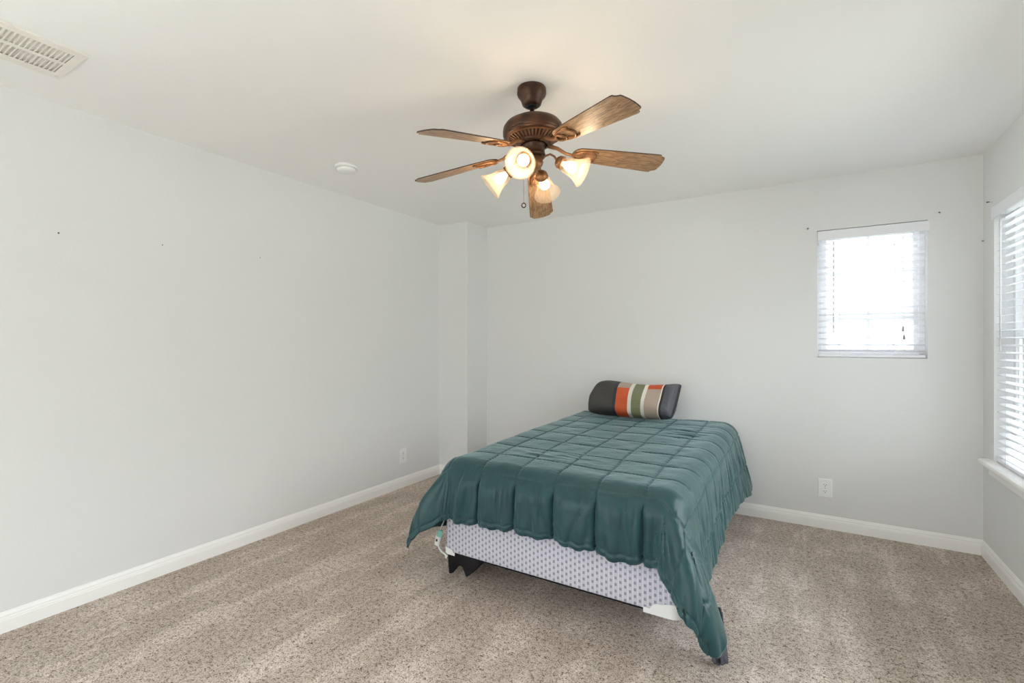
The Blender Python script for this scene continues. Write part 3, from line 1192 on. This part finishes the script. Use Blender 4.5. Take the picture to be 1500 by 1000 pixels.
# shortening of the hanging part where folds take up cloth
hh = ER * np.sin(ang_) + ext * np.sin(lean) * (1 + corner * (.08 - .26 * (ext / .5) ** 2))
drop = ER * (1 - np.cos(ang_)) + ext * np.cos(lean)
# folds
fall = sstep(.13, .34, rho)
wt_ = sstep(2.25, 3.0, T_)
SEAM0, SP = -1.615 - .085 * wt_, .240 + .0125 * wt_
pan = (S_ - SEAM0) / SP
onfront = (ex <= 0) & (ey > 0)
wob = vnoise(Q * 5 + 3, rho * 3, 3)
wob2 = vnoise(Q * 11 + 7, rho * 5 + 2, 4)
fold = .006 * np.sin(2 * PI * Q / .135 + 4.5 * wob) + .0035 * np.sin(2 * PI * Q / .058 + 6 * wob2 + 1.0)
fold += .010 * vnoise(Q * 13, rho * 2.5 + .5, 8) + .005 * vnoise(Q * 31, rho * 4 + .5, 18)
FS = .100                                           # cross seam on the front, below the edge
hv = np.clip((ey - FS) / (BF - FS), 0, 1)
pid = np.floor(pan)
gat = vnoise(S_ * 26 + pid * 3.7 - ey * 9 * np.sin(pid * 2.3), ey * 3.2 + pid, 51) * .016 + vnoise(S_ * 52 + pid * 1.7, ey * 5 + pid, 52) * .008
gat = gat * (ey > FS) * (.35 + .65 * np.exp(-((hv - .12) / .30) ** 2) + .5 * hv ** 2) * sstep(0, .06, hv)
bul = (.024 * np.abs(np.sin(PI * pan)) ** .45 * sstep(.0, .25, hv) - .07 * np.exp(-((np.abs(((pan + .5) % 1) - .5)) * SP / .010) ** 2) * sstep(.05, .3, hv) + gat) * (ex <= 0) * sstep(0, .09, np.minimum(IR - S_, S_ - IL))
bul = bul - .010 * sstep(.90, 1.0, hv) ** 2 * (ex <= 0) * sstep(0, .09, np.minimum(IR - S_, S_ - IL))
cf = .014 * np.sin(2 * PI * Q / .21 + .6) * corner
hang = fall * (fold * (.45 + .45 * sstep(0, .16, ex) * sstep(0, .16, ey)) + cf + .0045 * vnoise(T_ * 34, ex * 4, 61) * sstep(0, .12, ex) * (1 - sstep(0, .12, ey)) + .005) + sstep(.09, .2, rho) * bul * np.where(ey > 0, 1, 0)
side_only = (ex > 0) & (ey <= 0)
hh = hh + hang
X = np.clip(S_, IL, IR) + dx * hh
Y = np.clip(T_, IF, IB) + dy * hh
ztop = .728 + .030 * sstep(2.6, 4.3, T_) + .006 * vnoise(S_ * 3.1, T_ * 3.1, 9)
Z = ztop - drop
# scalloped hem: the hem rides up between the stitch lines
hemr = np.where(ey > 0, sstep(.2, BF, ey), 0)
Z = Z - .012 * hemr * sstep(0, .09, np.minimum(IR - S_, S_ - IL)) * (np.abs(np.sin(PI * pan)) ** .7 - .5) * (ex <= 0) - .005 * hemr * np.sin(2 * PI * Q / .09 + 2 * wob)
Z = np.where(ey > 0, Z - .012 * hemr * vnoise(S_ * 4 + 11, 0 * S_, 21), Z)
Z = np.where(side_only, Z + .02 * sstep(.3, .6, ex) * vnoise(T_ * 5, ex * 0 + 2, 22) + .05 * sstep(.2, .6, ex) * sstep(2.9, 3.6, T_) * (1 - sstep(4.0, 4.4, T_)), Z)
P = np.stack([X, Y, Z], -1)
# normals for quilting relief
du = np.gradient(P, axis=1)
dv = np.gradient(P, axis=0)
N = np.cross(du, dv)
N /= np.maximum(np.linalg.norm(N, axis=-1, keepdims=True), 1e-9)
wig = .006 * vnoise(T_ * 7, S_ * 7, 31)
ds_ = np.abs(((S_ + wig - SEAM0) / SP + .5) % 1 - .5) * SP
TS0 = IF - .100
dt_ = np.abs(((T_ + .006 * vnoise(S_ * 6, T_ * 6, 32) - TS0) / .259 + .5) % 1 - .5) * .259
puff = .0055 * (1 - np.exp(-(ds_ / .045))) * (1 - np.exp(-(dt_ / .045)))
groove = -.0062 * np.maximum(np.exp(-(ds_ / .0055) ** 2), np.exp(-(dt_ / .0055) ** 2))
puck = .0009 * np.sin(2 * PI * T_ / .028 + 4 * vnoise(T_ * 20, S_ * 9, 33)) * np.exp(-ds_ / .03) + .0009 * np.sin(2 * PI * S_ / .028 + 4 * vnoise(S_ * 20, T_ * 9, 34)) * np.exp(-dt_ / .035)
wr = .0024 * vnoise(S_ * 12, T_ * 16, 35) + .0007 * vnoise(S_ * 40, T_ * 40, 36)
# a few crumples on top where someone sat
crm = np.exp(-(((S_ + 1.35) / .28) ** 2 + ((T_ - 2.68) / .10) ** 2)) + np.exp(-(((S_ + .72) / .16) ** 2 + ((T_ - 3.75) / .22) ** 2))
wr += crm * (.007 * vnoise(S_ * 9 + T_ * 17, T_ * 26 - S_ * 6, 37))
relief = (puff + groove + puck + wr) * np.where(incorner, np.clip(1.6 * hh / rs - .1, .15, 1), 1)
P = P + N * (relief + .012)[..., None]
P[..., 2] = np.maximum(P[..., 2], .015)
P[..., 1] = np.minimum(P[..., 1], YB - .012)
m = MB().grid(P)
com = m.build('comforter', M['comforter'], None, True)
so = com.modifiers.new('thick', 'SOLIDIFY')
so.thickness = .009
so.offset = -1
tag(com, 'dark green quilted comforter draped over the bed', 'comforter')

# ------------------------------------------------------------------ pillow
def pillow():
    NU, NV = 97, 96
    LEN, HT, DP = .80, .31, .22
    m = MB()
    vs, uv = [], []
    for i in range(NU):
        u = i / (NU - 1)
        x = (u - .5) * LEN
        e = abs(2 * u - 1)
        full = (1 - e ** (5.0 if u < .5 else 9.0)) ** .5
        full = max(full, .03)
        for j in range(NV):
            a_ = 2 * PI * j / NV
            ca, sa = math.cos(a_), math.sin(a_)
            sq = lambda c, p: math.copysign(abs(c) ** p, c)
            yy = DP / 2 * sq(ca, .75) * (.12 + .88 * full)
            # height keeps the edge seam long at the ends (pillow corners)
            hh_ = HT / 2 * (.80 + .20 * full) if u < .5 else HT / 2 * (.86 + .14 * full)
            zz = hh_ * sq(sa, .8)
            # sag and slump
            zz += .020 * math.sin(PI * u * 2 + .4) * (sa > 0) * abs(sa) + (.022 * max(0, (u - .8) / .2) ** 2 if sa > 0 else 0) * abs(sa)
            yy += .006 * math.sin(9 * u + 5 * sa) * full
            xs_ = x + .018 * sa * (1 if u > .5 else -.6) * e + max(0, sa) * .055 * max(0, (.35 - u) / .35)
            vs.append((xs_, yy, zz))
            V_ = zz / HT + .5
            uv.append((u, V_))
    fs = []
    for i in range(NU - 1):
        for j in range(NV):
            k = (j + 1) % NV
            fs.append((i * NV + j, i * NV + k, (i + 1) * NV + k, (i + 1) * NV + j))
    fs.append(tuple(range(NV)))
    fs.append(tuple(reversed(range((NU - 1) * NV, NU * NV))))
    m.add(vs, fs)
    m.uv = uv
    return m


pl = pillow().build('pillow', M['sham'], None, True)
pl.location = (-1.312, 4.205, .938)
pl.rotation_euler = (math.radians(-32), math.radians(-1), math.radians(-4))
tag(pl, 'striped pillow in charcoal, orange, green and tan leaning on the back wall', 'pillow')

# ------------------------------------------------------------------ dark cloth under the comforter's front right corner
n, k = 30, 24
P = np.zeros((n, k, 3))
for i in range(n):
    v = i / (n - 1)
    for j in range(k):
        u = j / (k - 1)
        wd = .085 - .02 * v
        x = -.355 + (u - .5) * wd + .035 * v
        y = 2.39 - .07 * v + .018 * math.sin(u * 11 + 2 * v) + .008 * math.sin(u * 23 + 1)
        z = .22 * (1 - v) + .004 + .025 * (1 - math.cos(2 * PI * (u - .45))) * .5 * (v > .5) * (v - .5) * 2
        P[i, j] = (x, y, z)
cl = MB().grid(P).build('cloth', M['char'], None, True)
so = cl.modifiers.new('thick', 'SOLIDIFY')
so.thickness = .006
tag(cl, 'dark grey cloth hanging to the carpet below the right front comforter corner', 'cloth')

# ------------------------------------------------------------------ white cord and control box at the left corner of the box spring
ec = thing('blanket_controller', 'small white control box on a cord at the left corner of the box spring', 'controller', (-1.99, 2.37, .165))
mm = Matrix.Translation((-1.985, 2.352, .195)) @ Matrix.Rotation(math.radians(12), 4, 'Y')
bd = MB().box(-.017, .017, -.010, .010, -.034, .034, mm).build('body', M['plastic'], ec, bevel=.006)
MB().box(-.007, .005, -.0115, -.0098, -.004, .012, mm).build('button', M['slot'], bd)
MB().tube([(-1.98, 2.352, .165), (-1.965, 2.345, .150), (-1.94, 2.335, .141), (-1.91, 2.33, .135), (-1.89, 2.325, .128), (-1.895, 2.325, .115), (-1.905, 2.33, .12)], .0055, 8).build('cord', M['plastic'], ec, True)
MB().tube([(-1.983, 2.356, .228), (-1.975, 2.37, .27), (-1.955, 2.40, .34)], .004, 8).build('lead', M['plastic'], ec, True)
m = rounded_slab(-.018, .018, -.006, .006, -.022, .022, .005, .003, 4)
tg = m.build('fabric_tag', M['aqua'], None, True)
tg.location = (-1.962, 2.345, .245)
tg.rotation_euler = (0, .2, .3)
tag(tg, 'small aqua fabric tag above the white control box', 'tag')

# ------------------------------------------------------------------ outdoors
struct(MB().box(-40, 40, -40, 60, -.5, -.35).build('ground', M['lawn']))


def tree(name, label, cat, x, y, h, r, trunk_h, n, seed, group):
    rr = np.random.RandomState(seed)
    t = thing(name, label, cat, (x, y, -.35), group)
    if trunk_h:
        MB().tube([(x, y, -.36), (x + .05, y, trunk_h * .5), (x, y + .05, trunk_h + r * .5)], [.14, .10, .05], 8).build('trunk', M['bark'], t, True)
    m = MB()
    cl = [(rr.normal(0, .42, 3) * np.array([r, r, r * .7])) for _ in range(9)]
    for i in range(n):
        c = cl[i % 9]
        d = rr.normal(0, 1, 3)
        d /= np.linalg.norm(d)
        p = np.array([x, y, h - r]) + c + d * r * .55 * rr.rand() ** .4
        p[2] = max(p[2], -.3)
        a_, b_ = rr.normal(0, 1, 3), rr.normal(0, 1, 3)
        a_ /= np.linalg.norm(a_)
        b_ -= a_ * b_.dot(a_)
        b_ /= np.linalg.norm(b_)
        sz = .10 + .06 * rr.rand()
        m.add([p - a_ * sz, p + b_ * sz * .5, p + a_ * sz, p - b_ * sz * .5], [(0, 1, 2, 3)])
    m.build('foliage', M['leaf'], t)


for i, (x, y, h, r, th_) in enumerate([(-2.6, 15, 1.75, 1.3, 0), (1.6, 13, 1.55, 1.2, 0), (5.6, 16, 2.0, 1.4, 0), (9.6, 13, 1.8, 1.3, 0)]):
    tree('garden_shrub', 'pale green leafy shrub out in the garden beyond the back window', 'shrub', x, y, h, r, th_, 1500, 40 + i, 'shrubs beyond the back window')
for i, (x, y, h, r, th_) in enumerate([(9.5, 7.0, 3.4, 1.7, 1.2), (12.0, 12.0, 4.4, 2.2, 1.8)]):
    tree('garden_tree', 'leafy green tree out beyond the wide right window', 'tree', x, y, h, r, th_, 1800, 70 + i, 'trees beyond the right window')
